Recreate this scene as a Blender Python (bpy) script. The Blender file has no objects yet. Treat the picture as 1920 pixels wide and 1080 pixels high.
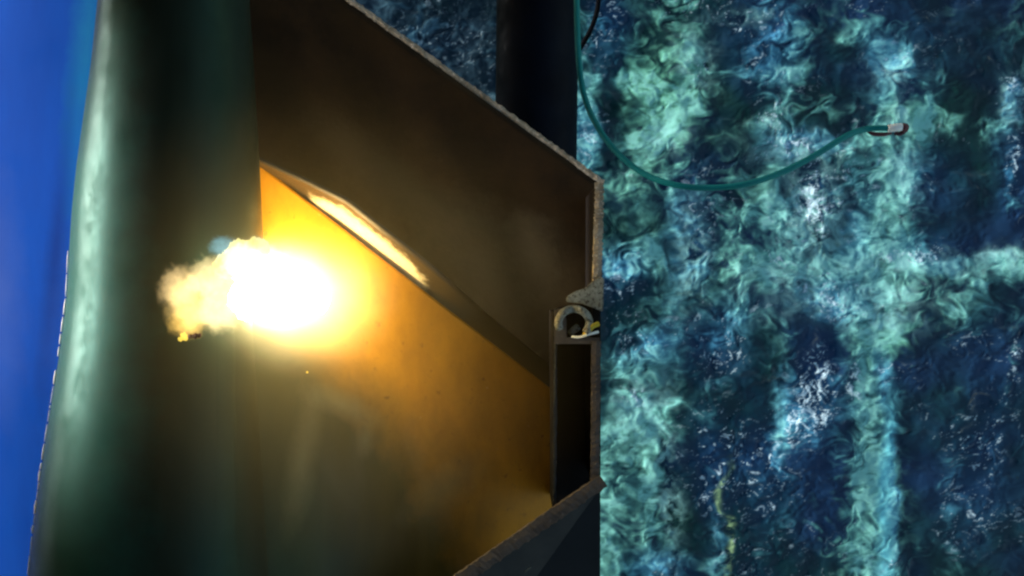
import bpy, bmesh, math, random
import numpy as np
from mathutils import Vector

random.seed(4)
S = bpy.context.scene
C = S.collection

# ------------------------------------------------------------------ camera
CAM_Z = 9.0
F = 960 / math.tan(math.radians(20))            # focal length in photograph pixels
cam = bpy.data.objects.new('camera', bpy.data.cameras.new('camera'))
C.objects.link(cam)
cam.location = (0, 0, CAM_Z)                     # leaning out over the water, looking straight down
cam.rotation_euler = (0, 0, 0)
cam.data.angle = math.radians(40)
cam.data.clip_start = 0.05
cam.data.clip_end = 500
S.camera = cam
cam.data.dof.use_dof = True
cam.data.dof.focus_distance = 5.6
cam.data.dof.aperture_fstop = 22.0

# ------------------------------------------------------------------ sky, sun, exposure
SUN_EL, SUN_AZ = math.radians(7), math.radians(169)    # azimuth counted from +X
world = bpy.data.worlds.new('World'); S.world = world; world.use_nodes = True
wn = world.node_tree
sky = wn.nodes.new('ShaderNodeTexSky'); sky.sky_type = 'NISHITA'; sky.sun_disc = False
sky.sun_elevation = SUN_EL
sky.sun_rotation = math.pi/2 - SUN_AZ
bg = wn.nodes['Background']; bg.inputs['Strength'].default_value = 0.15
wn.links.new(sky.outputs[0], bg.inputs['Color'])
sun = bpy.data.objects.new('sun', bpy.data.lights.new('sun', 'SUN')); C.objects.link(sun)
sun.data.energy = 3.6; sun.data.angle = math.radians(13); sun.data.color = (1, 0.97, 0.91)
sd = Vector((math.cos(SUN_EL)*math.cos(SUN_AZ), math.cos(SUN_EL)*math.sin(SUN_AZ), math.sin(SUN_EL)))
sun.rotation_euler = sd.to_track_quat('Z', 'Y').to_euler()
vs = S.view_settings
vs.view_transform = 'Standard'; vs.look = 'None'; vs.gamma = 1; vs.use_curve_mapping = False
vs.exposure = 1.1
S.cycles.max_bounces = 6
S.cycles.volume_step_rate = .5
S.cycles.filter_width = 2.4             # the photograph is a soft video frame

# ------------------------------------------------------------------ helpers
def P(px, py, d):
    """point at depth d below the lens, given by its direction in the photograph"""
    return Vector(((px-960)*d/F, (540-py)*d/F, CAM_Z-d))

def link(name, me, mat=None, parent=None, smooth=False):
    o = bpy.data.objects.new(name, me); C.objects.link(o)
    if mat is not None and not me.materials: me.materials.append(mat)
    if parent is not None: o.parent = parent
    if smooth:
        me.polygons.foreach_set('use_smooth', [True]*len(me.polygons))
    return o

def tag(o, label=None, cat=None, group=None, kind=None):
    if label: o['label'] = label
    if cat: o['category'] = cat
    if group: o['group'] = group
    if kind: o['kind'] = kind
    return o

def empty(name, label, cat, group=None):
    o = bpy.data.objects.new(name, None); C.objects.link(o); o.empty_display_size = .1
    return tag(o, label, cat, group)

def pydata(name, v, f, mat, parent=None, smooth=False):
    me = bpy.data.meshes.new(name); me.from_pydata([tuple(x) for x in v], [], f); me.update()
    return link(name, me, mat, parent, smooth)

def from_bm(name, bm, mat, parent=None, smooth=False):
    me = bpy.data.meshes.new(name); bmesh.ops.recalc_face_normals(bm, faces=bm.faces)
    bm.to_mesh(me); bm.free(); me.update()
    return link(name, me, mat, parent, smooth)

def slab(name, pts, thick, mat, parent=None, bevel=.003, direction=None):
    """polygon (list of 3D points) given a thickness, softly bevelled"""
    bm = bmesh.new()
    vs_ = [bm.verts.new(p) for p in pts]
    f = bm.faces.new(vs_); f.normal_update()
    n = direction if direction is not None else (f.normal if f.normal.z < 0 else -f.normal)
    r = bmesh.ops.extrude_face_region(bm, geom=[f])
    bmesh.ops.translate(bm, vec=n*thick, verts=[g for g in r['geom'] if isinstance(g, bmesh.types.BMVert)])
    if bevel:
        bmesh.ops.bevel(bm, geom=list(bm.edges), offset=bevel, segments=2, affect='EDGES')
    return from_bm(name, bm, mat, parent)

def rough_strip(name, a, b, width, height, mat, parent, n=60, jit=.0015, seed=1, side=None):
    """a burnt, uneven plate edge: bar from a to b, top facing up, with jagged section"""
    rnd = random.Random(seed)
    d = (b-a).normalized()
    s = side if side is not None else d.cross(Vector((0, 0, 1))).normalized()
    v, f = [], []
    for i in range(n+1):
        c = a.lerp(b, i/n)
        j = [rnd.uniform(-jit, jit) for _ in range(6)]
        w = width/2
        v += [c - s*(w+j[0]) - Vector((0, 0, height)), c - s*(w+j[1]*2) + Vector((0, 0, j[4])),
              c + s*(j[2]) + Vector((0, 0, .002+j[5])),
              c + s*(w+j[2]*2) + Vector((0, 0, j[3])), c + s*(w+j[0]) - Vector((0, 0, height))]
    for i in range(n):
        for k in range(4):
            q = i*5+k
            f.append((q, q+1, q+6, q+5))
        f.append((i*5+4, i*5, i*5+5, i*5+9))
    f.append((0, 1, 2, 3, 4)); f.append(tuple(n*5+k for k in (4, 3, 2, 1, 0)))
    return pydata(name, v, f, mat, parent)

def tube(name, pts, r, mat, parent=None, nseg=14, cap=True, rad=None):
    pts = [Vector(p) for p in pts]
    v, f = [], []
    up = Vector((0, 0, 1))
    for i, p in enumerate(pts):
        t = (pts[min(i+1, len(pts)-1)] - pts[max(i-1, 0)]).normalized()
        a = t.cross(up)
        if a.length < 1e-3: a = Vector((1, 0, 0))
        a.normalize(); b = a.cross(t)
        rr = rad[i] if rad else r
        for k in range(nseg):
            an = 2*math.pi*k/nseg
            v.append(p + (a*math.cos(an) + b*math.sin(an))*rr)
    for i in range(len(pts)-1):
        for k in range(nseg):
            k2 = (k+1) % nseg
            f.append((i*nseg+k, i*nseg+k2, (i+1)*nseg+k2, (i+1)*nseg+k))
    if cap:
        f.append(tuple(reversed(range(nseg)))); f.append(tuple(range((len(pts)-1)*nseg, len(pts)*nseg)))
    return pydata(name, v, f, mat, parent, smooth=True)

def catmull(pts, sub=10):
    out = []
    n = len(pts)
    for i in range(n-1):
        p0, p1, p2, p3 = (Vector(pts[max(i-1, 0)]), Vector(pts[i]), Vector(pts[i+1]), Vector(pts[min(i+2, n-1)]))
        for k in range(sub):
            t = k/sub
            out.append(.5*((2*p1) + (-p0+p2)*t + (2*p0-5*p1+4*p2-p3)*t*t + (-p0+3*p1-3*p2+p3)*t**3))
    out.append(Vector(pts[-1]))
    return out

def interp(x, xs, ys): return float(np.interp(x, xs, ys))
def smooth01(x): x = min(max(x, 0), 1); return x*x*(3-2*x)

# ------------------------------------------------------------------ materials
def nodes(name):
    m = bpy.data.materials.new(name); m.use_nodes = True
    nt = m.node_tree
    return m, nt, nt.nodes['Principled BSDF']

def mixc(nt, fac, a, b, kind='MIX'):
    n = nt.nodes.new('ShaderNodeMix'); n.data_type = 'RGBA'; n.blend_type = kind
    for i, x in ((0, fac), (6, a), (7, b)):
        if hasattr(x, 'is_linked') or hasattr(x, 'links'): nt.links.new(x, n.inputs[i])
        elif isinstance(x, (int, float)): n.inputs[i].default_value = x
        else: n.inputs[i].default_value = (*x, 1)
    return n.outputs[2]

def noise(nt, scale, detail=6, rough=.6, stretch=None, dist=0.0):
    tc = nt.nodes.new('ShaderNodeTexCoord'); src = tc.outputs['Object']
    if stretch:
        mp = nt.nodes.new('ShaderNodeMapping'); mp.inputs['Scale'].default_value = stretch
        nt.links.new(src, mp.inputs[0]); src = mp.outputs[0]
    n = nt.nodes.new('ShaderNodeTexNoise')
    n.inputs['Scale'].default_value = scale; n.inputs['Detail'].default_value = detail
    n.inputs['Roughness'].default_value = rough; n.inputs['Distortion'].default_value = dist
    nt.links.new(src, n.inputs['Vector'])
    return n.outputs[0]

def ramp(nt, src, stops):
    r = nt.nodes.new('ShaderNodeValToRGB')
    el = r.color_ramp.elements
    while len(el) < len(stops): el.new(.5)
    for e, (p, c) in zip(el, stops):
        e.position = p; e.color = (*c, 1) if not isinstance(c, (int, float)) else (c, c, c, 1)
    nt.links.new(src, r.inputs[0])
    return r.outputs[0]

def bump(nt, bs, src, strength, dist):
    b = nt.nodes.new('ShaderNodeBump'); b.inputs['Strength'].default_value = strength
    b.inputs['Distance'].default_value = dist
    nt.links.new(src, b.inputs['Height']); nt.links.new(b.outputs[0], bs.inputs['Normal'])

def steel(name, base, dark, spot=None, rough=.5, spec=.5, bmp=.25, scale=5, stretch=None, metal=0, spot_at=.62):
    m, nt, bs = nodes(name)
    c = mixc(nt, ramp(nt, noise(nt, scale, 8, .65, stretch), [(.35, 0), (.65, 1)]), base, dark)
    if spot:
        c = mixc(nt, ramp(nt, noise(nt, scale*6, 8, .7), [(spot_at, 0), (spot_at+.08, 1)]), c, spot)
    nt.links.new(c, bs.inputs['Base Color'])
    r = ramp(nt, noise(nt, scale*3, 6, .7), [(.3, max(rough-.1, 0)), (.7, min(rough+.15, 1))])
    nt.links.new(r, bs.inputs['Roughness'])
    bs.inputs['Specular IOR Level'].default_value = spec
    bs.inputs['Metallic'].default_value = metal
    bump(nt, bs, noise(nt, scale*14, 8, .7), bmp, .004)
    return m

M_green = steel('green_paint', (.017, .020, .014), (.011, .014, .010), (.012, .013, .008), rough=.42, spec=.19, bmp=.02, scale=2.2, stretch=(3, .5, 1), spot_at=.72)
M_green.node_tree.nodes['Principled BSDF'].inputs['Specular Tint'].default_value = (.22, 1, .86, 1)
M_blue = steel('blue_paint', (.002, .085, .56), (.002, .068, .48), (.012, .12, .55), rough=.5, spec=.05, bmp=.05, scale=2.0, stretch=(2.5, .5, 1), spot_at=.75)
M_brown = steel('brown_primer', (.044, .024, .009), (.022, .013, .006), (.055, .037, .018), rough=.65, spec=.12, bmp=.35, scale=4, spot_at=.64)
def wear_and_light(mat, spots):  # blends soft tint spots into a base colour: wear and painted light
    nt = mat.node_tree; bs = nt.nodes['Principled BSDF']
    cur = bs.inputs['Base Color'].links[0].from_socket
    tc = nt.nodes.new('ShaderNodeTexCoord')
    for (c, rx, ry, rot, col, amt) in spots:
        mp = nt.nodes.new('ShaderNodeMapping'); mp.vector_type = 'TEXTURE'
        mp.inputs['Location'].default_value = c; mp.inputs['Rotation'].default_value = (0, 0, rot)
        mp.inputs['Scale'].default_value = (rx, ry, 2)
        nt.links.new(tc.outputs['Object'], mp.inputs[0])
        ln = nt.nodes.new('ShaderNodeVectorMath'); ln.operation = 'LENGTH'; nt.links.new(mp.outputs[0], ln.inputs[0])
        ma = nt.nodes.new('ShaderNodeMath'); ma.operation = 'MULTIPLY_ADD'; ma.inputs[1].default_value = .9
        nt.links.new(noise(nt, 7, 8, .7), ma.inputs[0]); nt.links.new(ln.outputs['Value'], ma.inputs[2])
        f = ramp(nt, ma.outputs[0], [(.55, amt), (1.0, 0)]) 
        m2 = nt.nodes.new('ShaderNodeMapRange'); m2.inputs[1].default_value = .5; m2.inputs[2].default_value = 1.5
        m2.inputs[3].default_value = amt; m2.inputs[4].default_value = 0
        nt.links.new(ma.outputs[0], m2.inputs[0])
        cur = mixc(nt, m2.outputs[0], cur, col)
    nt.links.new(cur, bs.inputs['Base Color'])
wear_and_light(M_brown, [(P(1000, 480, 5.3), .10, .22, .2, (.16, .12, .07), .8), (P(860, 400, 5.3), .22, .06, -.5, (.015, .009, .004), .8), (P(560, 120, 5.3), .4, .10, -.65, (.018, .010, .005), .7), (P(930, 520, 5.3), .42, .30, -.65, (.11, .09, .05), .8), (P(640, 270, 5.3), .55, .28, -.65, (.12, .065, .018), .55),  # includes the flame-lit patch and brown glow, painted over the primer
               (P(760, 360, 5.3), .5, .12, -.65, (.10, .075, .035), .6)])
wear_and_light(M_blue, [(P(18, 560, 5.6), .13, .55, .05, (.10, .16, .50), .35), (P(172, 90, 5.5), .09, .75, -.1, (.012, .24, .58), .8),  # first spot paints the sheen of the flame into the blue
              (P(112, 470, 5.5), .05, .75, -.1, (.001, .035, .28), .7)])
M_edge = steel('burnt_edge', (.46, .40, .33), (.22, .18, .13), (.66, .60, .54), rough=.8, spec=.2, bmp=1.0, scale=14, spot_at=.55)
M_edge_dark = steel('dull_edge', (.12, .10, .09), (.07, .055, .05), (.2, .17, .15), rough=.8, spec=.2, bmp=1.0, scale=12, spot_at=.6)
M_navy = steel('navy_paint', (.012, .017, .024), (.008, .012, .018), (.02, .026, .032), rough=.55, spec=.25, bmp=.15, scale=4, spot_at=.7)
M_post = steel('black_navy_paint', (.003, .006, .014), (.002, .003, .007), None, rough=.6, spec=.08, bmp=.1, scale=3)
M_hole = steel('soot_dark', (.012, .010, .010), (.008, .007, .007), None, rough=.9, spec=.1, bmp=.3, scale=8)  # near-black steel for walls, channel, backing and overhead plates
M_bare = steel('ground_steel', (.55, .50, .38), (.32, .26, .17), (.12, .08, .04), rough=.45, spec=.5, bmp=.5, scale=9, spot_at=.60)
M_pale = steel('scuffed_pale_steel', (.40, .41, .36), (.16, .16, .13), (.05, .04, .03), rough=.6, spec=.3, bmp=.9, scale=16, spot_at=.52)
M_hose = steel('teal_rubber', (.005, .22, .22), (.004, .18, .19), None, rough=.5, spec=.2, bmp=.05, scale=10)
M_cable = steel('black_rubber', (.003, .004, .008), (.002, .003, .005), None, rough=.7, spec=.05, bmp=.05, scale=10)
M_white = steel('white_plastic', (.95, .96, .95), (.9, .92, .9), None, rough=.25, spec=.5, bmp=.03, scale=20)
M_red = steel('red_plastic', (.13, .02, .035), (.08, .012, .025), None, rough=.4, spec=.5, bmp=.1, scale=20)
M_nozzle = steel('dark_red_rubber', (.07, .012, .03), (.03, .01, .02), None, rough=.5, spec=.4, bmp=.1, scale=20)
M_yellow = steel('yellow_rope', (.65, .50, .05), (.45, .33, .03), None, rough=.8, spec=.2, bmp=.6, scale=60)
M_fleck = steel('pale_primer', (.92, .95, .95), (.85, .9, .9), None, rough=.3, spec=.8, bmp=.3, scale=30)

# face plate: orange rust primer giving way to green paint on the column side
def plate_material():
    m, nt, bs = nodes('orange_primer_and_green_paint')
    at = nt.nodes.new('ShaderNodeAttribute'); at.attribute_name = 'paint'
    base = noise(nt, 3.5, 8, .65, (1.6, .8, 1))
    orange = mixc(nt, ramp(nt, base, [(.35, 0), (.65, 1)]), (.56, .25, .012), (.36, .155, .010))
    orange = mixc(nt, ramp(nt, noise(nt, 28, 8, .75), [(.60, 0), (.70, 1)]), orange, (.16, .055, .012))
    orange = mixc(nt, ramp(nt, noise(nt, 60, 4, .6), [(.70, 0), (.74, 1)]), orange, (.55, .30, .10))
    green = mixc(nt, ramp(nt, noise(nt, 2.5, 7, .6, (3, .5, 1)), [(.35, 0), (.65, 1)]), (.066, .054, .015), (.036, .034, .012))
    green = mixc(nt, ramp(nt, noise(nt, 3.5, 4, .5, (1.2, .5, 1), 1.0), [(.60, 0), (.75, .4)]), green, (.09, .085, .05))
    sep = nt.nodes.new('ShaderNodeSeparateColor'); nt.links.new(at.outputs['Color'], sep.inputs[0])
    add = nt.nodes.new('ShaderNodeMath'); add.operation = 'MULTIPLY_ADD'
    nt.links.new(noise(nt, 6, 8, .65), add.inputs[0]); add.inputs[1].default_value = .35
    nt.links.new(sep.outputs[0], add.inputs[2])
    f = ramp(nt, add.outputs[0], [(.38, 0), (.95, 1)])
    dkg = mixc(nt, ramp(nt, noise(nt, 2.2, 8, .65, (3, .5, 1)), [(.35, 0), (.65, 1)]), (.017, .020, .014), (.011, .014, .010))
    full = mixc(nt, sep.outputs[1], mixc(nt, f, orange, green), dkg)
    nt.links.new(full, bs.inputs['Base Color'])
    rr = ramp(nt, noise(nt, 6.6, 6, .7), [(.3, .32), (.7, .57)])
    nt.links.new(rr, bs.inputs['Roughness'])
    sl = nt.nodes.new('ShaderNodeMapRange'); sl.inputs[3].default_value = .12; sl.inputs[4].default_value = .22
    nt.links.new(mixc(nt, sep.outputs[1], (1, 1, 1), (.22, 1, .86)), bs.inputs['Specular Tint'])
    nt.links.new(sep.outputs[1], sl.inputs[0]); nt.links.new(sl.outputs[0], bs.inputs['Specular IOR Level'])
    bump(nt, bs, noise(nt, 31, 8, .7), .07, .004)
    return m
M_plate = plate_material()

def flange_material():
    m, nt, bs = nodes('part_ground_flange')
    at = nt.nodes.new('ShaderNodeAttribute'); at.attribute_name = 'ground'
    add = nt.nodes.new('ShaderNodeMath'); add.operation = 'MULTIPLY_ADD'
    nt.links.new(noise(nt, 25, 8, .75), add.inputs[0]); add.inputs[1].default_value = .9
    nt.links.new(at.outputs['Fac'], add.inputs[2])
    f = ramp(nt, add.outputs[0], [(.62, 0), (1.12, 1)])
    streak_pale = mixc(nt, noise(nt, 40, 6, .7), (.45, .38, .24), (.75, .68, .50))  # pale tones of the painted flame streak
    nt.links.new(mixc(nt, f, (.022, .014, .007), streak_pale), bs.inputs['Base Color'])
    bs.inputs['Roughness'].default_value = .5
    bump(nt, bs, noise(nt, 60, 8, .7), .4, .004)
    return m
M_flange = flange_material()
SMEARS = [(575, 860, .055, .26, .15), (640, 760, .16, .05, .5), (682, 830, .035, .075, .1), (830, 930, .22, .09, -.6)]

# ------------------------------------------------------------------ numpy noise for the water
class VN:
    def __init__(self, seed): self.g = np.random.RandomState(seed).rand(256, 256).astype(np.float32)
    def __call__(self, x, y):
        xi = np.floor(x).astype(int); yi = np.floor(y).astype(int)
        fx = x-xi; fy = y-yi
        fx = fx*fx*fx*(fx*(fx*6-15)+10); fy = fy*fy*fy*(fy*(fy*6-15)+10)
        g = self.g
        a = g[yi & 255, xi & 255]; b = g[yi & 255, (xi+1) & 255]
        c = g[(yi+1) & 255, xi & 255]; d = g[(yi+1) & 255, (xi+1) & 255]
        return (a*(1-fx)+b*fx)*(1-fy) + (c*(1-fx)+d*fx)*fy - .5
def fbm(x, y, seed, oct=5, gain=.5):
    s = 0; a = 1; ang = .5
    for i in range(oct):
        n = VN(seed*17+i)
        s = s + a*n(x, y)
        x, y = (x*math.cos(ang)-y*math.sin(ang))*2.03+7.1, (x*math.sin(ang)+y*math.cos(ang))*2.03+3.7
        a *= gain
    return s

GRID = """
3 4 5 6 5 2 1 4 5 5 3 2 2 2 2 2 3 1 2 3
3 5 4 5 6 3 1 4 4 6 3 5 5 4 2 1 2 1 2 4
2 5 5 6 6 3 2 4 5 5 2 1 2 5 6 2 1 1 1 2
2 6 6 6 6 4 3 5 7 7 1 0 2 6 5 6 1 0 1 5
2 6 6 7 7 3 1 3 6 3 5 3 3 6 2 6 1 0 1 6
3 6 7 6 5 2 3 6 5 6 4 3 4 5 5 7 5 3 4 5
3 7 8 7 3 4 3 6 6 6 6 6 6 5 5 5 2 2 3 4
4 5 6 5 4 2 3 4 6 5 3 3 6 7 7 3 1 1 1 5
5 6 5 5 4 3 4 3 5 3 2 3 6 7 8 3 1 1 0 5
3 5 6 6 3 4 4 5 8 3 2 4 5 7 7 3 1 1 1 4
4 5 5 5 5 3 5 5 8 6 2 4 6 6 7 3 1 1 1 1
5 5 6 6 4 5 6 5 5 7 3 7 7 7 7 5 2 1 1 1
6 6 5 6 7 6 5 6 6 7 7 8 8 8 8 6 7 6 7 7
3 2 4 5 5 5 5 6 5 5 6 7 6 6 6 5 4 3 3 3
4 2 3 5 3 3 5 4 4 6 6 7 7 5 5 4 5 4 3 4
3 4 5 4 3 3 4 2 3 3 4 6 7 7 5 2 3 3 1 4
4 5 6 5 3 4 2 2 3 1 3 4 6 7 3 2 2 1 0 4
3 6 6 5 3 3 2 2 4 2 3 5 7 4 2 1 2 1 0 3
5 6 7 6 3 2 1 1 5 4 2 5 7 3 2 1 2 1 0 3
6 6 6 6 2 4 1 1 6 5 3 5 7 4 1 1 1 2 1 3
6 6 7 5 2 3 2 1 6 4 3 6 7 4 2 1 2 3 2 2
6 6 6 4 2 3 2 2 5 3 3 6 7 4 1 1 3 2 2 2
6 6 7 2 3 3 2 2 3 2 2 5 8 5 1 1 3 3 1 2
6 6 7 2 2 4 2 3 3 2 2 5 8 5 1 1 4 3 2 1
5 5 7 2 2 5 1 2 3 2 3 5 8 3 1 1 3 1 1 1
5 4 6 3 2 5 1 2 2 1 4 5 7 5 2 2 3 1 1 1
5 5 6 3 3 6 1 2 2 1 4 5 8 5 2 2 4 2 1 1
"""
G = np.array([[float(c) for c in r.split()] for r in GRID.strip().splitlines()])/9.0  # pale and dark reflection bands of the water, painted as colour
G[18:, 12] = .78; G[18:, 13] = .72; G[18:, 11] = .42; G[18:, 14] = .28
# (x, y, rx, ry, strength): bluer patches, and painted pale sparkles of sky and sun
BLUES = [(1140, 60, 40, 90, 1), (1430, 60, 70, 110, 1), (1680, 130, 70, 80, .9), (1900, 160, 40, 60, 1), (1900, 320, 40, 90, 1),
         (1500, 260, 80, 40, .9), (1160, 500, 60, 60, .8), (1290, 450, 45, 130, .9), (1540, 380, 60, 110, .7), (1760, 330, 60, 70, .7),
         (1560, 570, 90, 60, .8), (1520, 750, 70, 160, 1), (1662, 700, 22, 60, .9), (1668, 930, 16, 190, .8), (1220, 640, 80, 40, .8),
         (1850, 720, 60, 200, .7), (1350, 640, 90, 80, .8), (1430, 900, 70, 150, 1), (1760, 470, 70, 40, .7), (1600, 420, 40, 90, .6),
         (1340, 900, 40, 160, .9), (800, 80, 200, 140, .9), (1820, 900, 90, 160, .8), (1240, 1060, 60, 40, .8), (1100, 240, 30, 80, .9)]
SPARKLES = [(1520, 740, 55, 130, 1), (1500, 800, 40, 60, 1), (1600, 730, 30, 60, .9), (1500, 265, 70, 30, 1), (1530, 380, 45, 80, 1),
         (1440, 215, 40, 30, .9), (1305, 120, 40, 60, .7), (1660, 330, 60, 70, .6), (1710, 480, 120, 30, .9), (1895, 150, 25, 40, 1),
         (1905, 300, 20, 90, .9), (1905, 680, 16, 60, .9), (1550, 560, 60, 60, .8), (1200, 740, 50, 60, .8), (1250, 620, 60, 50, .6),
         (1340, 670, 60, 50, .7), (1830, 880, 70, 110, .45), (1440, 900, 80, 120, .55), (1130, 60, 30, 60, .6), (1665, 1060, 25, 25, .6),
         (1400, 30, 60, 40, .5), (1660, 110, 60, 60, .4), (1180, 500, 50, 60, .5), (1310, 530, 30, 110, .5), (1900, 1000, 60, 90, .4),
         (1355, 800, 50, 90, .5), (1105, 260, 25, 60, .8), (800, 60, 120, 60, .25), (1460, 490, 60, 40, .7)]

def axis(lo, hi, step, far, n):
    core = np.arange(lo, hi, step)
    g = (np.linspace(0, 1, n+1)[1:])**2.5*far
    return np.concatenate([lo-g[::-1], core, hi+g])

def build_water():
    d = CAM_Z
    k = d/F
    X = axis(-1.15, 3.45, .0068, 120, 24); Y = axis(-1.95, 1.95, .0068, 120, 24)
    xx, yy = np.meshgrid(X, Y)
    u = xx/k+960; v = 540-yy/k                      # photograph pixels, as map units on the water
    # sway everything with a slow and a quick swirl
    w1x = fbm(u/130, v/110, 1, 3); w1y = fbm(u/130, v/110, 2, 3)
    w2x = fbm(u/34, v/30, 3, 3); w2y = fbm(u/34, v/30, 4, 3)
    uu = u + 17*w1x + 18*w2x; vv = v + 22*w1y + 18*w2y
    gx = (uu-1140)/40; gy = (vv-20)/40
    # outside the surveyed patch the same sort of sea goes on (mirrored map)
    def mirror(t, n):
        t = np.mod(t, 2*(n-1)); return np.where(t > n-1, 2*(n-1)-t, t)
    gx = mirror(gx, 20); gy = mirror(gy, 27)
    xi = np.clip(np.floor(gx).astype(int), 0, 18); yi = np.clip(np.floor(gy).astype(int), 0, 25)
    fx = gx-xi; fy = gy-yi
    fx = fx*fx*(3-2*fx); fy = fy*fy*(3-2*fy)
    A = (G[yi, xi]*(1-fx)+G[yi, xi+1]*fx)*(1-fy) + (G[yi+1, xi]*(1-fx)+G[yi+1, xi+1]*fx)*fy
    tri = np.clip((1090-u)/60, 0, 1)*np.clip((u-500)/60, 0, 1)
    A = A*(1-tri) + tri*(.36 + .25*fbm(uu/90, vv/45, 8, 3))
    # streaky detail, warped again
    q1 = fbm(u/75, v/60, 81, 2); q2 = fbm(u/75, v/60, 82, 2)
    r1 = fbm(u/48+2.6*q1, v/40+2.6*q2, 83, 2); r2 = fbm(u/48+2.6*q2+5, v/40+2.6*q1, 84, 2)
    det = fbm(u/56+1.9*r1, v/40+1.9*r2, 85, 3, .45)
    rip = fbm(u/26+1.5*r2+1.2*q1, v/13+1.8*r1, 86, 2, .45)
    thin = 1-np.abs(fbm((uu+18*w2x)/22, (vv+22*w2y)/26, 6, 4, .6))*3.2
    fine = fbm(uu/9, vv/7, 9, 4, .65)
    A0 = A.copy()
    A = A + det*.42 + rip*.13*(.35+A0) + fine*.02*(.3+A0)
    sw = fbm((u+8*w2x)/85, (v+8*w2y)/70, 71, 3, .5)
    swirl = 1-2*np.abs(np.sin(sw*8))
    swm = np.clip(.5+1.8*fbm(u/120, v/100, 72, 2), 0, 1)
    A = A + .045*swirl*swm*(.35+A0)
    dimple = np.clip((fbm(u/16+.4*v/16, v/14, 61, 2)-.36)*5, 0, 1)*np.clip(A0*2-.7, 0, 1)
    A = A - .22*dimple
    A = np.clip((A-.32)/.46, 0, 1.3)
    A = np.where(A < 1, A*A*(3-2*A)*.55+A*.45, A)
    def blobs(L):
        b = np.zeros_like(A)
        for (x, y, rx, ry, s) in L:
            b = np.maximum(b, s*np.exp(-((uu-x)/rx)**2-((vv-y)/ry)**2))
        return b
    B = np.clip(blobs(BLUES)*1.1 + .35*w1x, 0, 1)
    far = np.clip((np.abs(u-960)-1000)/600, 0, 1)
    Fm = np.clip(blobs(SPARKLES), 0, 1)
    rid = 1-np.abs(fbm((uu+14*w2y)/17, (vv+14*w2x)/14, 11, 4, .62))*3.0
    spk = fbm(uu/6.5, vv/5.5, 12, 3, .6)
    sparkle = np.clip((Fm*.95 + rid*.42 + spk*.35 - .98)*2.0, 0, 1)*np.clip(Fm*2, 0, 1)
    A = A*(1+.5*fbm(uu/14+.3*vv/14, vv/7, 44, 3, .6))
    gr = np.clip(np.exp(-((uu-1230)/100)**2-((vv-190)/150)**2)+.8*np.exp(-((uu-1700)/60)**2-((vv-210)/50)**2)+.7*np.exp(-((uu-1680)/80)**2-((vv-640)/60)**2)+.6*w1x, 0, 1)[..., None]
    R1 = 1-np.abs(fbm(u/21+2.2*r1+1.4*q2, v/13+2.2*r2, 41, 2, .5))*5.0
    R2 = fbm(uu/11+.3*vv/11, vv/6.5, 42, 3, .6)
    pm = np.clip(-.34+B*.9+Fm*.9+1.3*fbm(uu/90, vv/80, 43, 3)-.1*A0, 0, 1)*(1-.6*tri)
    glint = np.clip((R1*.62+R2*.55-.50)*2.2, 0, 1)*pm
    sparkle = np.clip(sparkle*1.3+glint*1.0, 0, 1)
    gr0 = 1
    deep = np.array([.009, .028, .070]); deep2 = np.array([.007, .030, .034])
    teal = np.array([.13, .41, .37]); blue = np.array([.08, .36, .66]); lite = np.array([.30, .74, .72])
    hue = np.clip(.5+1.2*w1y, 0, 1)[..., None]
    dk = deep*hue + deep2*(1-hue)
    dk = dk + B[..., None]*np.array([.004, .018, .06])
    mid = teal*(1-B[..., None]) + blue*B[..., None]
    mid = mid*(1-gr) + np.array([.17, .56, .40])*gr
    a = np.clip(A, 0, 1)[..., None]
    col = dk*(1-a**1.35) + mid*a**1.35
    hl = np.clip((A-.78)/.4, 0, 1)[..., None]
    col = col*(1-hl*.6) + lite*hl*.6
    W = blobs([(1530, 400, 50, 75, 1), (1500, 270, 75, 22, .8), (1700, 492, 130, 20, 1), (1880, 488, 60, 9, 1), (1600, 560, 120, 30, .7), (1655, 600, 50, 25, .9),
               (1240, 255, 35, 30, .6), (1300, 110, 30, 50, .6), (1690, 215, 22, 30, .7), (1700, 335, 30, 50, .8), (1255, 880, 18, 150, .7), (1210, 760, 50, 50, .6),
               (1440, 220, 30, 12, .9), (1905, 170, 22, 40, .8), (1290, 480, 30, 80, .6), (1460, 530, 60, 25, .6), (1680, 130, 40, 30, .5), (1400, 30, 40, 14, .5)])
    wv = np.clip(W*(.75+1.7*fbm((uu+12*w2y)/20, (vv+12*w2x)/15, 51, 4, .6)), 0, 1)[..., None]*.8
    col = col*(1-wv) + np.array([.36, .80, .82])*wv
    # the long pale streak and a yellow weed trail
    line = np.exp(-((u+7*w2x+6*w1x-1664-8*np.sin(v/90))/13)**2)*np.clip((v-690)/60, 0, 1)*np.clip(.6+det, .3, 1)
    line = np.clip(line, 0, 1)[..., None]*.9
    col = col*(1-line) + np.array([.20, .80, .95])*line
    pth = np.interp(v, [840, 880, 910, 960, 975, 1000, 1080], [1370, 1372, 1350, 1352, 1376, 1372, 1362])
    weed = np.exp(-((u+10*w2x-pth)/6)**2)*np.clip((v-850)/70, 0, 1)*np.clip(.65+1.6*fine, .0, 1)*np.clip((1250-v)/100, 0, 1)
    weed = np.clip(weed, 0, 1)[..., None]*.8
    col = col*(1-weed) + np.array([.30, .50, .26])*weed
    wh = np.array([.58, .82, .99])
    col = col*(1-.8*tri[..., None]) + np.array([.04, .08, .11])*(.3+1.4*a)*.8*tri[..., None]
    col = col*(1-sparkle[..., None]) + wh*sparkle[..., None]
    # surface relief
    pat = np.clip(.5+1.6*fbm(uu/95, vv/80, 31, 3), .08, 1)      # calm and ruffled patches
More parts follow.
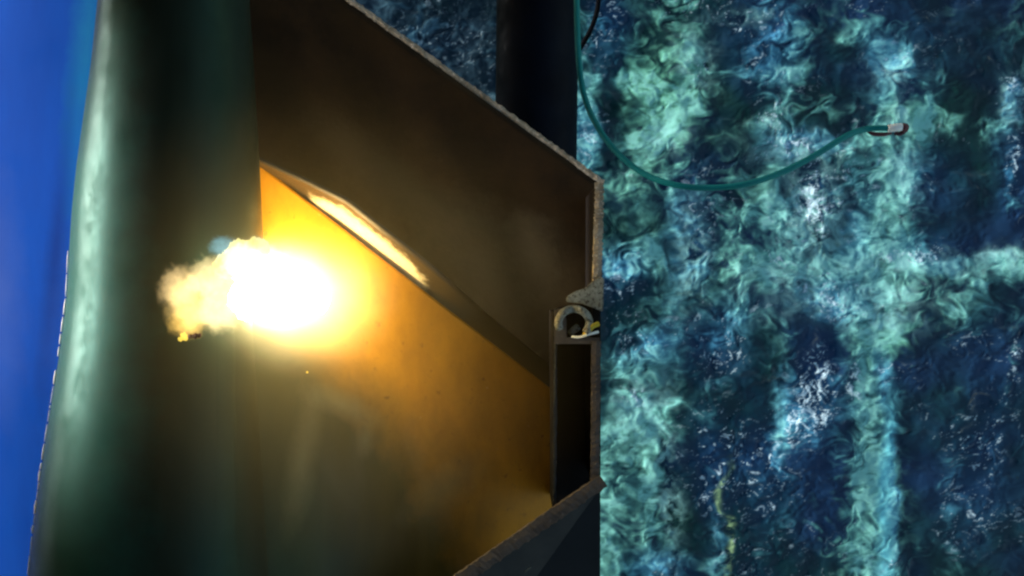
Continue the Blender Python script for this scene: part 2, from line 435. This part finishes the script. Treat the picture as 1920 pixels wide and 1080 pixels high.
    h = .045*fbm(uu/120, vv/95, 21, 3) + .018*fbm(u/50+.3*w1x, v/38+.3*w1y, 22, 2, .5)
    pat = np.clip(pat*.45 + B*.6 - .25*np.clip(A0-.6, 0, 1), .05, 1)
    h = h + pat*(.0012*np.sin((vv+12*w2x+.3*uu)/3.1+6*w1x) + .007*fbm(uu/17, vv/12, 24, 2)) + .007*det + .006*rip*(.25+1.2*pat) + .004*sparkle
    h = h*1.0
    z = h - .02
    ny, nx = xx.shape
    co = np.stack([xx, yy, z], -1).reshape(-1, 3).astype(np.float32)
    idx = np.arange(nx*ny).reshape(ny, nx)
    q = np.stack([idx[:-1, :-1], idx[:-1, 1:], idx[1:, 1:], idx[1:, :-1]], -1).reshape(-1, 4)
    me = bpy.data.meshes.new('water')
    me.vertices.add(len(co)); me.vertices.foreach_set('co', co.ravel())
    me.loops.add(q.size); me.loops.foreach_set('vertex_index', q.ravel().astype(np.int32))
    me.polygons.add(len(q)); me.polygons.foreach_set('loop_start', (np.arange(len(q))*4).astype(np.int32))
    me.polygons.foreach_set('loop_total', np.full(len(q), 4, np.int32))
    me.polygons.foreach_set('use_smooth', np.ones(len(q), bool))
    me.update(calc_edges=True)
    ca = me.color_attributes.new('sea', 'FLOAT_COLOR', 'POINT')
    rgba = np.concatenate([col, sparkle[..., None]], -1).reshape(-1, 4).astype(np.float32)
    ca.data.foreach_set('color', rgba.ravel())
    m, nt, bs = nodes('churned_sea_water')  # vertex colours carry the painted reflections and sparkles
    at = nt.nodes.new('ShaderNodeAttribute'); at.attribute_name = 'sea'
    nt.links.new(at.outputs['Color'], bs.inputs['Base Color'])
    mr = nt.nodes.new('ShaderNodeMapRange'); mr.inputs[3].default_value = .07; mr.inputs[4].default_value = .6
    nt.links.new(at.outputs['Alpha'], mr.inputs[0]); nt.links.new(mr.outputs[0], bs.inputs['Roughness'])
    bs.inputs['IOR'].default_value = 1.33
    bs.inputs['Specular IOR Level'].default_value = .5
    bump(nt, bs, noise(nt, 12, 3, .5, (1, 1.5, 1), .6), .2, .012)
    o = link('water', me, m)
    tag(o, kind='structure')
build_water()

# ------------------------------------------------------------------ unseen overhead plates added to shade the steel
light_blocker = empty('platform_deck', 'dark steel platform deck overhead, above the column and bracket', 'deck')
def box(name, x0, x1, y0, y1, z0, z1, mat, parent):
    v = [(x, y, z) for z in (z0, z1) for y in (y0, y1) for x in (x0, x1)]
    f = [(0, 2, 3, 1), (4, 5, 7, 6), (0, 1, 5, 4), (2, 6, 7, 3), (0, 4, 6, 2), (1, 3, 7, 5)]
    return pydata(name, v, f, mat, parent)
DX0, DX1 = -10.0, 3.5
box('deck_plate', DX0, DX1, -9, 9, 9.6, 9.65, M_hole, light_blocker)
for i in range(5):
    box('beam', DX0, DX1, -8+i*4-.1, -8+i*4+.1, 9.35, 9.598, M_hole, light_blocker)

box('side_wall', -4.6, -4.5, 1.25, 9, 4.05, 9.598, M_hole, light_blocker)  # unseen walls added; the gap between them shapes the column's sun highlight
box('side_wall', -4.6, -4.5, -9, .12, 4.05, 9.598, M_hole, light_blocker)

# pale curved smears rubbed across the face plate
wear_and_light(M_plate, [(P(x, y, 4.85), rx, ry, -ro, (.17, .15, .085), .45) for (x, y, rx, ry, ro) in SMEARS])

# ------------------------------------------------------------------ blue hull
hull = empty('blue_hull', 'glossy blue painted hull side along the left edge of the frame', 'hull')
def build_hull():
    v, f = [], []
    n, mrows = 48, 60
    for j in range(mrows+1):
        py = -700 + j*2500/mrows
        xr = interp(py, [-700, 0, 240, 400, 540, 1080, 1800], [262, 236, 205, 190, 175, 105, 20])
        for i in range(n+1):
            t = i/n
            px = xr - (1-t)*1100
            # a broad barrel with a flat and a soft knuckle next to the column
            s = (xr-px)/1100
            dd = 5.42 + .38*s + .5*s*s
            v.append(P(px, py, dd))
    for j in range(mrows):
        for i in range(n):
            a = j*(n+1)+i
            f.append((a, a+n+1, a+n+2, a+1))
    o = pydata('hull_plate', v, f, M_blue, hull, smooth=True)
    md = o.modifiers.new('thickness', 'SOLIDIFY'); md.thickness = .02; md.offset = -1
build_hull()

# ------------------------------------------------------------------ green column
COL_Y = [-900, 0, 120, 220, 320, 400, 480, 560, 680, 780, 880, 1000, 1080, 1900]
COL_L = [262, 185, 173, 159, 145, 137, 132, 128, 112, 96, 81, 66, 58, -30]
COL_R = [450, 470, 478, 484, 490, 494, 497, 500, 508, 514, 520, 526, 530, 590]
COL_D = 4.72
def col_at(py):
    l = interp(py, COL_Y, COL_L); r = interp(py, COL_Y, COL_R)
    return (l+r)/2, (r-l)/2
def col_ray(px, py):
    """where the sight line through (px, py) meets the column: depth, -1..1 across it, radius"""
    d = COL_D-.3
    for _ in range(5):
        row = 540-(540-py)*d/COL_D
        c, hw = col_at(row)
        X = (c-960)*COL_D/F; R = hw*COL_D/F/1.03
        k = (px-960)/F
        A_, B_, C_ = k*k+1, -2*(k*X+COL_D), X*X+COL_D*COL_D-R*R
        disc = B_*B_-4*A_*C_
        d = (-B_-math.sqrt(max(disc, 0)))/(2*A_)
    return d, (k*d-X)/R, R
column = empty('green_column', 'thick dark green tubular column running top to bottom beside the blue hull', 'column')
def build_column():
    v, f = [], []
    n = 96
    rows = 90
    for j in range(rows+1):
        py = -900 + j*2800/rows
        c, hw = col_at(py)
        R = hw*COL_D/F/1.03
        base = P(c, py, COL_D)
        for i in range(n):
            a = 2*math.pi*i/n
            v.append(base + Vector((R*math.cos(a), 0, R*math.sin(a))))
    for j in range(rows):
        for i in range(n):
            i2 = (i+1) % n
            f.append((j*n+i, (j+1)*n+i, (j+1)*n+i2, j*n+i2))
    pydata('shell', v, f, M_green, column, smooth=True)
build_column()
# broken line of pale dashes along the hull side of the column
rb = random.Random(7)
proto = None
for (y0, y1, w) in [(470, 512, 3), (514, 556, 3), (724, 756, 2), (768, 790, 2), (796, 828, 3), (920, 936, 3), (966, 982, 4), (560, 590, 4), (594, 622, 4), (626, 645, 4), (650, 668, 4), (694, 720, 5), (760, 765, 3), (832, 862, 5), (868, 880, 5),
                    (882, 902, 8), (904, 918, 4), (938, 964, 9), (984, 1000, 8), (1006, 1040, 5), (1042, 1079, 7)]:
    c0, h0 = col_at(y0); c1, h1 = col_at(y1)
    a = P(c0-h0-5, y0, COL_D-.12); b = P(c1-h1-5, y1, COL_D-.12)
    n = 7
    pts = [a.lerp(b, i/n) for i in range(n+1)]
    rad = [(.35+.65*math.sin(math.pi*min(max(i/n, .08), .92))**.5*rb.uniform(.8, 1.1))*w*.38*COL_D/F for i in range(n+1)]
    tube('weld_bead', pts, 0, M_fleck, column, nseg=8, rad=rad)

wear_and_light(M_green, [(P(150, 540, 4.6), .30, 2.2, .06, (.015, .095, .072), .7)])  # mint green of the highlight painted into the column's left flank

# ------------------------------------------------------------------ dark post standing behind the bracket
post = empty('dark_post', 'near-black navy round post behind the top edge of the rusty bracket', 'post')
tube('shaft', catmull([P(1012, -900, 6.3), P(1009, -200, 6.3), P(1007, 100, 6.3), P(1004, 330, 6.3), P(1000, 700, 6.35)], 6), 77*6.3/F, M_post, post, nseg=48)

# ------------------------------------------------------------------ rusty bracket
br = empty('steel_bracket', 'rusty brown welded steel bracket with open six-sided rim, right of the green column', 'bracket')

# line geometry in the photograph
def rimline(x): return 345 + (x-1130)*(345/480.)            # upper rim
def eline(x): return 310 + (x-490)*(420/545.)               # edge of face plate

# upper side plate (dark brown)
w1 = [P(330, rimline(330)+4, 5.5), P(1128, rimline(1128)+6, 5.5), P(1112, 420, 5.5), P(1110, 548, 5.42), P(1062, 572, 5.35), P(1062, 760, 5.2),
      P(900, 660, 5.12), P(640, 460, 5.08), P(430, 300, 5.05), P(330, 230, 5.1)]
def build_w1():
    bm = bmesh.new()
    nu, nv = 70, 34
    top = lambda t: P(330+t*(1122-330), rimline(330+t*(1122-330))+3, 5.34+.0*t*t)
    bot = lambda t: P(330+t*(1090-330), eline(330+t*(1090-330))+56, 5.30+.14*t*t)
    g = []
    for i in range(nu+1):
        row = []
        for j in range(nv+1):
            p = top(i/nu).lerp(bot(i/nu), j/nv)
            p.z += .004*math.sin(i*.31+j*.2)*math.sin(j*.4) + .003*math.sin(i*.11+2)
            row.append(bm.verts.new(p))
        g.append(row)
    for i in range(nu):
        for j in range(nv):
            bm.faces.new((g[i][j], g[i][j+1], g[i+1][j+1], g[i+1][j]))
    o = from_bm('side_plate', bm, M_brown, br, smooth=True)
    md = o.modifiers.new('thickness', 'SOLIDIFY'); md.thickness = .025; md.offset = -1
    if o.data.polygons[0].normal.z < 0: o.data.flip_normals()
build_w1()
tag(rough_strip('upper_rim', P(300, rimline(300)-5, 5.34), P(1131, rimline(1131)-3, 5.34), .021, .05, M_edge, br, n=150, jit=.0014, seed=3), 'burnt grey rusty upper rim')

# face plate (orange), merging into the column side lower down
def build_face():
    v, f, pa = [], [], []
    rows, cols = 150, 130
    y1 = 1500
    for j in range(rows+1):
        q = (j/rows)
        for i in range(cols+1):
            u = i/cols
            # left bound moves over the column crest below the flame
            py = 255 + (y1-255)*q
            w0 = smooth01((py-440)/90)
            cc, hh = col_at(py)
            xl = 440*(1-w0) + (cc+.2*hh)*w0
            px = xl + (1037-xl)*u
            top = max(255, eline(px)) if px > 400 else 255
            yy = top + (y1-top)*q
            w = smooth01((yy-(430+.5*max(px-480, 0)))/(170+.6*max(px-480, 0)))
            flat = 4.93 + .34*max(0, (px-650)/387)**1.5
            c, hw = col_at(yy)
            body, t, R = col_ray(px, yy)
            t1 = .80
            d1 = COL_D-R*math.sqrt(1-t1*t1)
            X0 = (c-960)*COL_D/F
            x1 = 960+F*(X0+R*t1)/d1
            if px <= x1: skirt = body-.001+.012*(1-smooth01((t-.45)/.25))
            else:
                e_ = 1-(1-min((px-x1)/330, 1))**2
                skirt = d1-.001+(flat-d1)*e_
            flat2 = flat
            dd = flat2*(1-w) + skirt*w
            dd += .003*math.sin(px/60.)*math.sin(yy/80.)*smooth01((px-450)/100)
            v.append(P(px, yy, dd))
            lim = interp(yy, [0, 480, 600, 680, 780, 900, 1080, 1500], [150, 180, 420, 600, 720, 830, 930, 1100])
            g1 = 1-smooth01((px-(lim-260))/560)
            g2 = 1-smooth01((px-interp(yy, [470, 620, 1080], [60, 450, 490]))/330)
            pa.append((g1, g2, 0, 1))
    for j in range(rows):
        for i in range(cols):
            a = j*(cols+1)+i
            f.append((a, a+cols+1, a+cols+2, a+1))
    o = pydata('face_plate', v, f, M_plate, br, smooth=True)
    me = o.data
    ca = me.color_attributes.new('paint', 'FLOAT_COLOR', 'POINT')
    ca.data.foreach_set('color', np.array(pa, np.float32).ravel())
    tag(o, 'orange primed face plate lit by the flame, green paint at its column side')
    md = o.modifiers.new('thickness', 'SOLIDIFY'); md.thickness = .018; md.offset = -1
build_face()

# flange beside the face plate edge, the bright flame streak painted into its middle
def build_flange():
    v, f, pa = [], [], []
    n = 90; k = 8
    for i in range(n+1):
        t = i/n
        x = 470 + t*575
        lo = eline(x) + 14; base = 5.01 + .34*max(0, (x-650)/387)**1.5; tip = .21*(1-.9*smooth01((x-790)/160))
        wd = interp(x, [470, 560, 640, 800, 1045], [10, 40, 64, 62, 50])
        for j in range(k+1):
            s_ = j/k
            v.append(P(x+s_*8, lo - s_*wd, base - tip*s_**1.1))
            ends = smooth01((x-550)/80)*(1-smooth01((x-735)/95))*(1-.95*smooth01((s_-.35)/.6))
            pa.append((ends, ends, ends, 1))
    for i in range(n):
        for j in range(k):
            a = i*(k+1)+j
            f.append((a, a+k+1, a+k+2, a+1))
    o = pydata('flange', v, f, M_flange, br, smooth=True)
    ca = o.data.color_attributes.new('ground', 'FLOAT_COLOR', 'POINT')
    ca.data.foreach_set('color', np.array(pa, np.float32).ravel())
    if o.data.polygons[0].normal.z < 0: o.data.flip_normals()
    tag(o, 'brown flange ground pale and bright in the middle')
    md = o.modifiers.new('thickness', 'SOLIDIFY'); md.thickness = .012; md.offset = -1
build_flange()

# right-hand outer wall in two runs, with its rough cut rim
def wall(name, pts_top, depth, mat, parent, thick):
    pass
def vert_plate(name, xa, xb, ya, yb, d0, d1, mat, lean=0):
    """upright plate: world box whose top (depth d0) spans xa..xb, ya..yb in the photograph"""
    k = d0/F
    x0, x1 = (xa-960)*k, (xb-960)*k
    Y0, Y1 = (540-yb)*k, (540-ya)*k
    z1, z0 = CAM_Z-d0, CAM_Z-d1
    bm = bmesh.new()
    vs_ = [bm.verts.new((x, y, z)) for z in (z0, z1) for y in (Y0, Y1) for x in (x0, x1)]
    for q in [(0, 2, 3, 1), (4, 5, 7, 6), (0, 1, 5, 4), (2, 6, 7, 3), (0, 4, 6, 2), (1, 3, 7, 5)]:
        bm.faces.new([vs_[i] for i in q])
    return from_bm(name, bm, mat, br)
WD = 4.80
vert_plate('outer_wall', 1114, 1129, 352, 548, WD+.01, 5.5, M_hole)
vert_plate('outer_wall', 1111, 1126, 548, 905, WD+.01, 5.5, M_hole)
tag(rough_strip('outer_rim', P(1124, 342, WD), P(1119, 562, WD), .030, .03, M_edge, br, n=70, jit=.0016, seed=5), 'beige rusted rim of the outer wall')
tag(rough_strip('outer_rim', P(1118, 640, WD), P(1116, 912, WD), .030, .03, M_edge_dark, br, n=70, jit=.0014, seed=6), 'dull brown rim of the outer wall')
# inner wall, bottom of the channel, cross web
vert_plate('inner_wall', 1037, 1045, 585, 960, WD+.03, 5.3, M_hole)
rough_strip('inner_rim', P(1042, 578, WD+.02), P(1040, 945, WD+.02), .010, .015, M_navy, br, n=50, jit=.0012, seed=8)
pydata('channel_floor', [P(1037, 600, 5.3), P(1110, 600, 5.3), P(1110, 960, 5.3), P(1037, 1010, 5.3)], [(0, 3, 2, 1)], M_hole, br)
vert_plate('web', 1040, 1124, 633, 645, WD+.004, 5.1, M_edge_dark)

# lower rim and outer plate
tag(rough_strip('lower_rim', P(1132, 902, WD-.01), P(700, 1200, WD-.01), .046, .03, M_edge_dark, br, n=90, jit=.0016, seed=9), 'grey lower rim running down to the left')
slab('outer_plate', [P(1126, 914, WD+.03), P(700, 1208, WD+.03), P(560, 1700, 5.3), P(1124, 1700, 5.3)], .02, M_navy, br, bevel=.002)
tube('scratch', [P(984, 1072, 4.80+.05), P(990, 1067, 4.80+.045), P(995, 1063, 4.80+.045)], .0022, M_pale, br, nseg=6)  # small glint on the outer plate, built as a pale sliver

# cut lug and eye ring at the break in the outer wall
lug = []
for (x, y) in [(1124, 520), (1133, 520), (1131, 585), (1112, 577), (1090, 569), (1061, 566), (1063, 556), (1078, 547), (1098, 540), (1108, 530)]:
    lug.append(P(x, y, WD-.012))
tag(slab('lug', lug, .03, M_pale, br, bevel=.004, direction=Vector((0, 0, -1))), 'pale scuffed triangular lug')
ringpts = []
for i in range(19):
    a = math.radians(200 - i*240/18)
    ringpts.append(P(1076+29*math.cos(a), 606-27*math.sin(a), WD-.01+.012*math.sin(i)))
tag(tube('eye_ring', ringpts, .0135, M_pale, br, nseg=12), 'scuffed grey eye ring')
slab('gusset', [P(1040, 582, WD), P(1056, 577, WD), P(1062, 600, WD), P(1063, 634, WD), P(1040, 634, WD)], .03, M_edge_dark, br, bevel=.003, direction=Vector((0, 0, -1)))
tube('pin', [P(1084, 612, WD+.04), P(1068, 626, WD+.03)], .012, M_pale, br, nseg=10)
slab('backing_plate', [P(1045, 576, WD+.06), P(1126, 566, WD+.06), P(1126, 640, WD+.06), P(1045, 640, WD+.06)], .02, M_hole, br, bevel=.002, direction=Vector((0, 0, -1)))

rope = empty('yellow_rope', 'short end of yellow and pale rope caught beside the eye ring on the bracket', 'rope')
tube('rope_end', catmull([P(1096, 628, WD-.005), P(1104, 620, WD-.02), P(1111, 612, WD-.02), P(1122, 607, WD-.012)], 5), .0085, M_yellow, rope, nseg=10)
tube('frayed_strand', catmull([P(1072, 631, WD-.005), P(1086, 632, WD-.015), P(1103, 627, WD-.025), P(1122, 622, WD-.02)], 5), .0045, M_fleck, rope, nseg=8)

# ------------------------------------------------------------------ hose and cable
hose = empty('teal_hose', 'teal green hose looping over the water, ending in a white collar and red nozzle', 'hose')
HD = 5.6
hp = [(1081, -260, 5.9), (1081, -60, 5.9), (1082, 40, 5.85), (1086, 120, 5.8), (1097, 185, 5.8), (1122, 240, 5.75), (1162, 291, 5.7), (1212, 328, 5.65), (1268, 347, 5.6), (1330, 352, 5.6),
      (1400, 345, 5.6), (1468, 322, 5.65), (1530, 290, 5.7), (1585, 256, 5.75), (1620, 243, 5.8), (1650, 240, 5.8), (1668, 241, 5.8)]
tube('hose_line', catmull([P(*p) for p in hp], 8), 5.6*5.75/F, M_hose, hose, nseg=16)
tube('white_collar', [P(1664, 241, 5.8), P(1666, 241, 5.8), P(1690, 238, 5.8), P(1692, 238, 5.8)], 0, M_white, hose, nseg=18, rad=[.012, .0165, .0165, .013])
tube('nozzle', [P(1690, 239, 5.8), P(1693, 239, 5.8), P(1698, 240, 5.81), P(1699, 240, 5.81)], 0, M_red, hose, nseg=18, rad=[.013, .019, .019, .014])
tube('red_grip', catmull([P(1626, 247, 5.83), P(1638, 251, 5.83), P(1655, 252, 5.83), P(1672, 250, 5.83)], 4), 0, M_red, hose, nseg=12,
     rad=[.002, .005, .007, .008, .009, .009, .009, .009, .009, .008, .007, .006, .004])
tube('trigger', catmull([P(1678, 249, 5.83), P(1686, 251, 5.83), P(1696, 247, 5.83)], 4), .009, M_nozzle, hose, nseg=10)
cable = tube('black_cable', catmull([P(1126, -260, 6.9), P(1123, -40, 6.9), P(1121, 12, 6.9), P(1112, 45, 6.9), P(1098, 74, 6.9), P(1078, 104, 6.9), P(1050, 130, 6.95)], 8), 4.6*6.9/F, M_cable, None, nseg=12)
tag(cable, 'thin black cable curving in behind the dark post at the top edge', 'cable')

# ------------------------------------------------------------------ flame
def emit(name, stops, strength, scale):
    m = bpy.data.materials.new(name); m.use_nodes = True
    nt = m.node_tree; nt.nodes.remove(nt.nodes['Principled BSDF'])
    e = nt.nodes.new('ShaderNodeEmission'); e.inputs['Strength'].default_value = strength
    nt.links.new(ramp(nt, noise(nt, scale, 7, .65, None, .6), stops), e.inputs['Color'])
    nt.links.new(e.outputs[0], nt.nodes['Material Output'].inputs['Surface'])
    return m
FD = 4.30
M_core = emit('white_hot', [(.3, (1, .72, .27)), (.7, (1, .76, .32))], 58, 6)
M_body = emit('white_fire', [(.3, (1, .80, .45)), (.7, (1, .86, .55))], 8, 6)
M_fire = emit('cream_fire', [(.34, (.95, .62, .08)), (.44, (1, .82, .22)), (.54, (1, .93, .44)), (.7, (1, .98, .68))], .52, 7)
def see_through(m, lo, hi):
    nt = m.node_tree; out = nt.nodes['Material Output']
    e = out.inputs['Surface'].links[0].from_socket
    tr_ = nt.nodes.new('ShaderNodeBsdfTransparent'); mx = nt.nodes.new('ShaderNodeMixShader')
    nt.links.new(ramp(nt, noise(nt, 11, 6, .7), [(.3, lo), (.55, hi)]), mx.inputs[0])
    nt.links.new(tr_.outputs[0], mx.inputs[1]); nt.links.new(e, mx.inputs[2]); nt.links.new(mx.outputs[0], out.inputs['Surface'])
see_through(M_fire, .35, .95)
M_gold = emit('gold_fire', [(.35, (.9, .42, .03)), (.6, (1, .75, .10))], .5, 16)
M_cool = emit('blue_fire', [(.35, (.10, .42, .55)), (.65, (.40, .75, .90))], .42, 14)
flame = empty('flame', 'blazing white and yellow burst of fire against the green column', 'fire')
def fire(name, balls, mat, amp, seed, sub=4, flat=.55):
    bm = bmesh.new()
    rs = VN(seed)
    for (px, py, dd, r) in balls:
        c = P(px, py, dd); R = r*dd/F
        vv = bmesh.ops.create_icosphere(bm, subdivisions=sub, radius=1)['verts']
        q = np.array([v.co[:] for v in vv])
        def n3(s): return rs(q[:, 0]*s+11*px/100, q[:, 1]*s+q[:, 2]*s*.7+7) + rs(q[:, 2]*s+3, q[:, 0]*s*.8-q[:, 1]*s*.5+17)
        k = 1 + amp*(n3(2.3) + .6*n3(5) + .5*n3(11) + .5*n3(22) + .45*n3(41))
        for v, kk in zip(vv, k):
            o = v.co*kk*R
            v.co = c + Vector((o.x, o.y, o.z*flat))
    return from_bm(name, bm, mat, flame, smooth=True)
fire('flame_core', [(545, 550, 4.74, 40), (590, 560, 4.82, 28), (520, 580, 4.66, 30)], M_core, .12, 3)
fire('flame_body', [(458, 500, 4.36, 32), (505, 522, 4.46, 44), (555, 534, 4.60, 36), (472, 560, 4.38, 42), (520, 566, 4.50, 38)], M_body, .14, 4)
fire('flame_lobe', [(446, 474, FD-.02, 24), (478, 470, FD-.02, 26), (424, 498, FD-.01, 26)], M_fire, .2, 7)
fire('flame_tongue', [(346, 631, FD, 7), (338, 636, FD, 4)], M_gold, .5, 9, 3)


# hot gas round the flame: glows, thins out to nothing at its edge
def gas(name, c, rad, strength, col, power, ns=1.6, na=.25, det=3, cap=99):
    bm = bmesh.new(); bmesh.ops.create_icosphere(bm, subdivisions=4, radius=1)
    m = bpy.data.materials.new(name); m.use_nodes = True
    nt = m.node_tree; nt.nodes.remove(nt.nodes['Principled BSDF'])
    tc = nt.nodes.new('ShaderNodeTexCoord')
    ln = nt.nodes.new('ShaderNodeVectorMath'); ln.operation = 'LENGTH'
    nt.links.new(tc.outputs['Object'], ln.inputs[0])
    n = nt.nodes.new('ShaderNodeTexNoise'); n.inputs['Scale'].default_value = ns; n.inputs['Detail'].default_value = det; n.inputs['Roughness'].default_value = .68
    nt.links.new(tc.outputs['Object'], n.inputs['Vector'])
    a = nt.nodes.new('ShaderNodeMath'); a.operation = 'MULTIPLY_ADD'; a.inputs[1].default_value = na
    nt.links.new(n.outputs[0], a.inputs[0]); nt.links.new(ln.outputs['Value'], a.inputs[2])
    b = nt.nodes.new('ShaderNodeMapRange'); b.inputs[1].default_value = na*.5 if cap > 9 else cap; b.inputs[2].default_value = .895+na*.5 if cap > 9 else cap+.17
    b.inputs[3].default_value = 1; b.inputs[4].default_value = 0
    nt.links.new(a.outputs[0], b.inputs[0])
    p = nt.nodes.new('ShaderNodeMath'); p.operation = 'POWER'; p.inputs[1].default_value = power
    nt.links.new(b.outputs[0], p.inputs[0])
    k = nt.nodes.new('ShaderNodeMath'); k.operation = 'MULTIPLY'; k.inputs[1].default_value = strength
    nt.links.new(p.outputs[0], k.inputs[0])
    e = nt.nodes.new('ShaderNodeEmission'); e.inputs['Color'].default_value = (*col, 1)
    nt.links.new(k.outputs[0], e.inputs['Strength'])
    nt.links.new(e.outputs[0], nt.nodes['Material Output'].inputs['Volume'])
    o = from_bm(name, bm, m, flame); o.location = c; o.scale = rad
    return o
gas('hot_gas', P(560, 560, 4.45), (.42, .31, .30), 12.0, (1, .80, .34), 2.6)
gas('fire_puff', P(366, 566, 4.26), (.185, .190, .12), 6.2, (1, .66, .21), .8, 2.8, 1.0, 8, .80)
gas('fire_puff', P(338, 540, 4.26), (.140, .150, .10), 6.0, (1, .70, .30), .8, 3.0, 1.0, 8, .80)
gas('fire_puff', P(396, 522, 4.26), (.150, .140, .10), 7.0, (1, .75, .34), .8, 2.7, 1.0, 8, .82)
gas('fire_puff', P(352, 604, 4.26), (.130, .110, .08), 8.0, (1, .60, .13), .8, 3.2, 1.0, 8, .80)
gas('fire_puff', P(412, 585, 4.28), (.150, .130, .10), 8.0, (1, .77, .34), .8, 2.7, 1.0, 8, .82)
gas('blue_gas', P(418, 462, 4.28), (.080, .060, .05), 5.0, (.22, .62, .80), .8, 2.7, 1.0, 6, .9)
gas('hot_gas', P(520, 535, 4.30), (.24, .19, .14), 22.0, (1, .88, .50), 1.8)
gas('fire_puff', P(455, 490, 4.22), (.13, .12, .09), 14.0, (1, .88, .55), .8, 2.6, 1.0, 8, .82)
gas('fire_puff', P(500, 500, 4.28), (.15, .13, .09), 14.0, (1, .88, .55), .8, 2.6, 1.0, 8, .82)
fire('ember', [(498, 436, FD-.02, 3)], M_gold, .3, 15, 2)
fire('ember', [(576, 698, 4.75, 2.2)], M_gold, .3, 16, 2)
M_soot = steel('scorched_flake', (.09, .035, .01), (.05, .02, .006), None, rough=.8)
soot = fire('soot_fleck', [(366, 630, FD-.05, 5), (357, 631, FD-.05, 4), (374, 629, FD-.05, 4)], M_soot, .4, 17, 3)

# thin smoke hanging round the fire, lit by it
bm = bmesh.new(); bmesh.ops.create_icosphere(bm, subdivisions=4, radius=1)
m = bpy.data.materials.new('thin_smoke'); m.use_nodes = True
nt = m.node_tree; nt.nodes.remove(nt.nodes['Principled BSDF'])
tc = nt.nodes.new('ShaderNodeTexCoord')
ln = nt.nodes.new('ShaderNodeVectorMath'); ln.operation = 'LENGTH'; nt.links.new(tc.outputs['Object'], ln.inputs[0])
mr = nt.nodes.new('ShaderNodeMapRange'); mr.inputs[1].default_value = .1; mr.inputs[2].default_value = 1
mr.inputs[3].default_value = .17; mr.inputs[4].default_value = 0
nt.links.new(ln.outputs['Value'], mr.inputs[0])
pv = nt.nodes.new('ShaderNodeVolumeScatter'); pv.inputs['Color'].default_value = (.90, .68, .27, 1)
nt.links.new(mr.outputs[0], pv.inputs['Density'])
nt.links.new(pv.outputs[0], nt.nodes['Material Output'].inputs['Volume'])
sm = from_bm('smoke', bm, m); sm.location = P(600, 640, 4.42); sm.scale = (.95, .85, .42)
tag(sm, kind='stuff')
sm['label'] = 'thin amber-lit smoke hanging around the burst of fire'; sm['category'] = 'smoke'
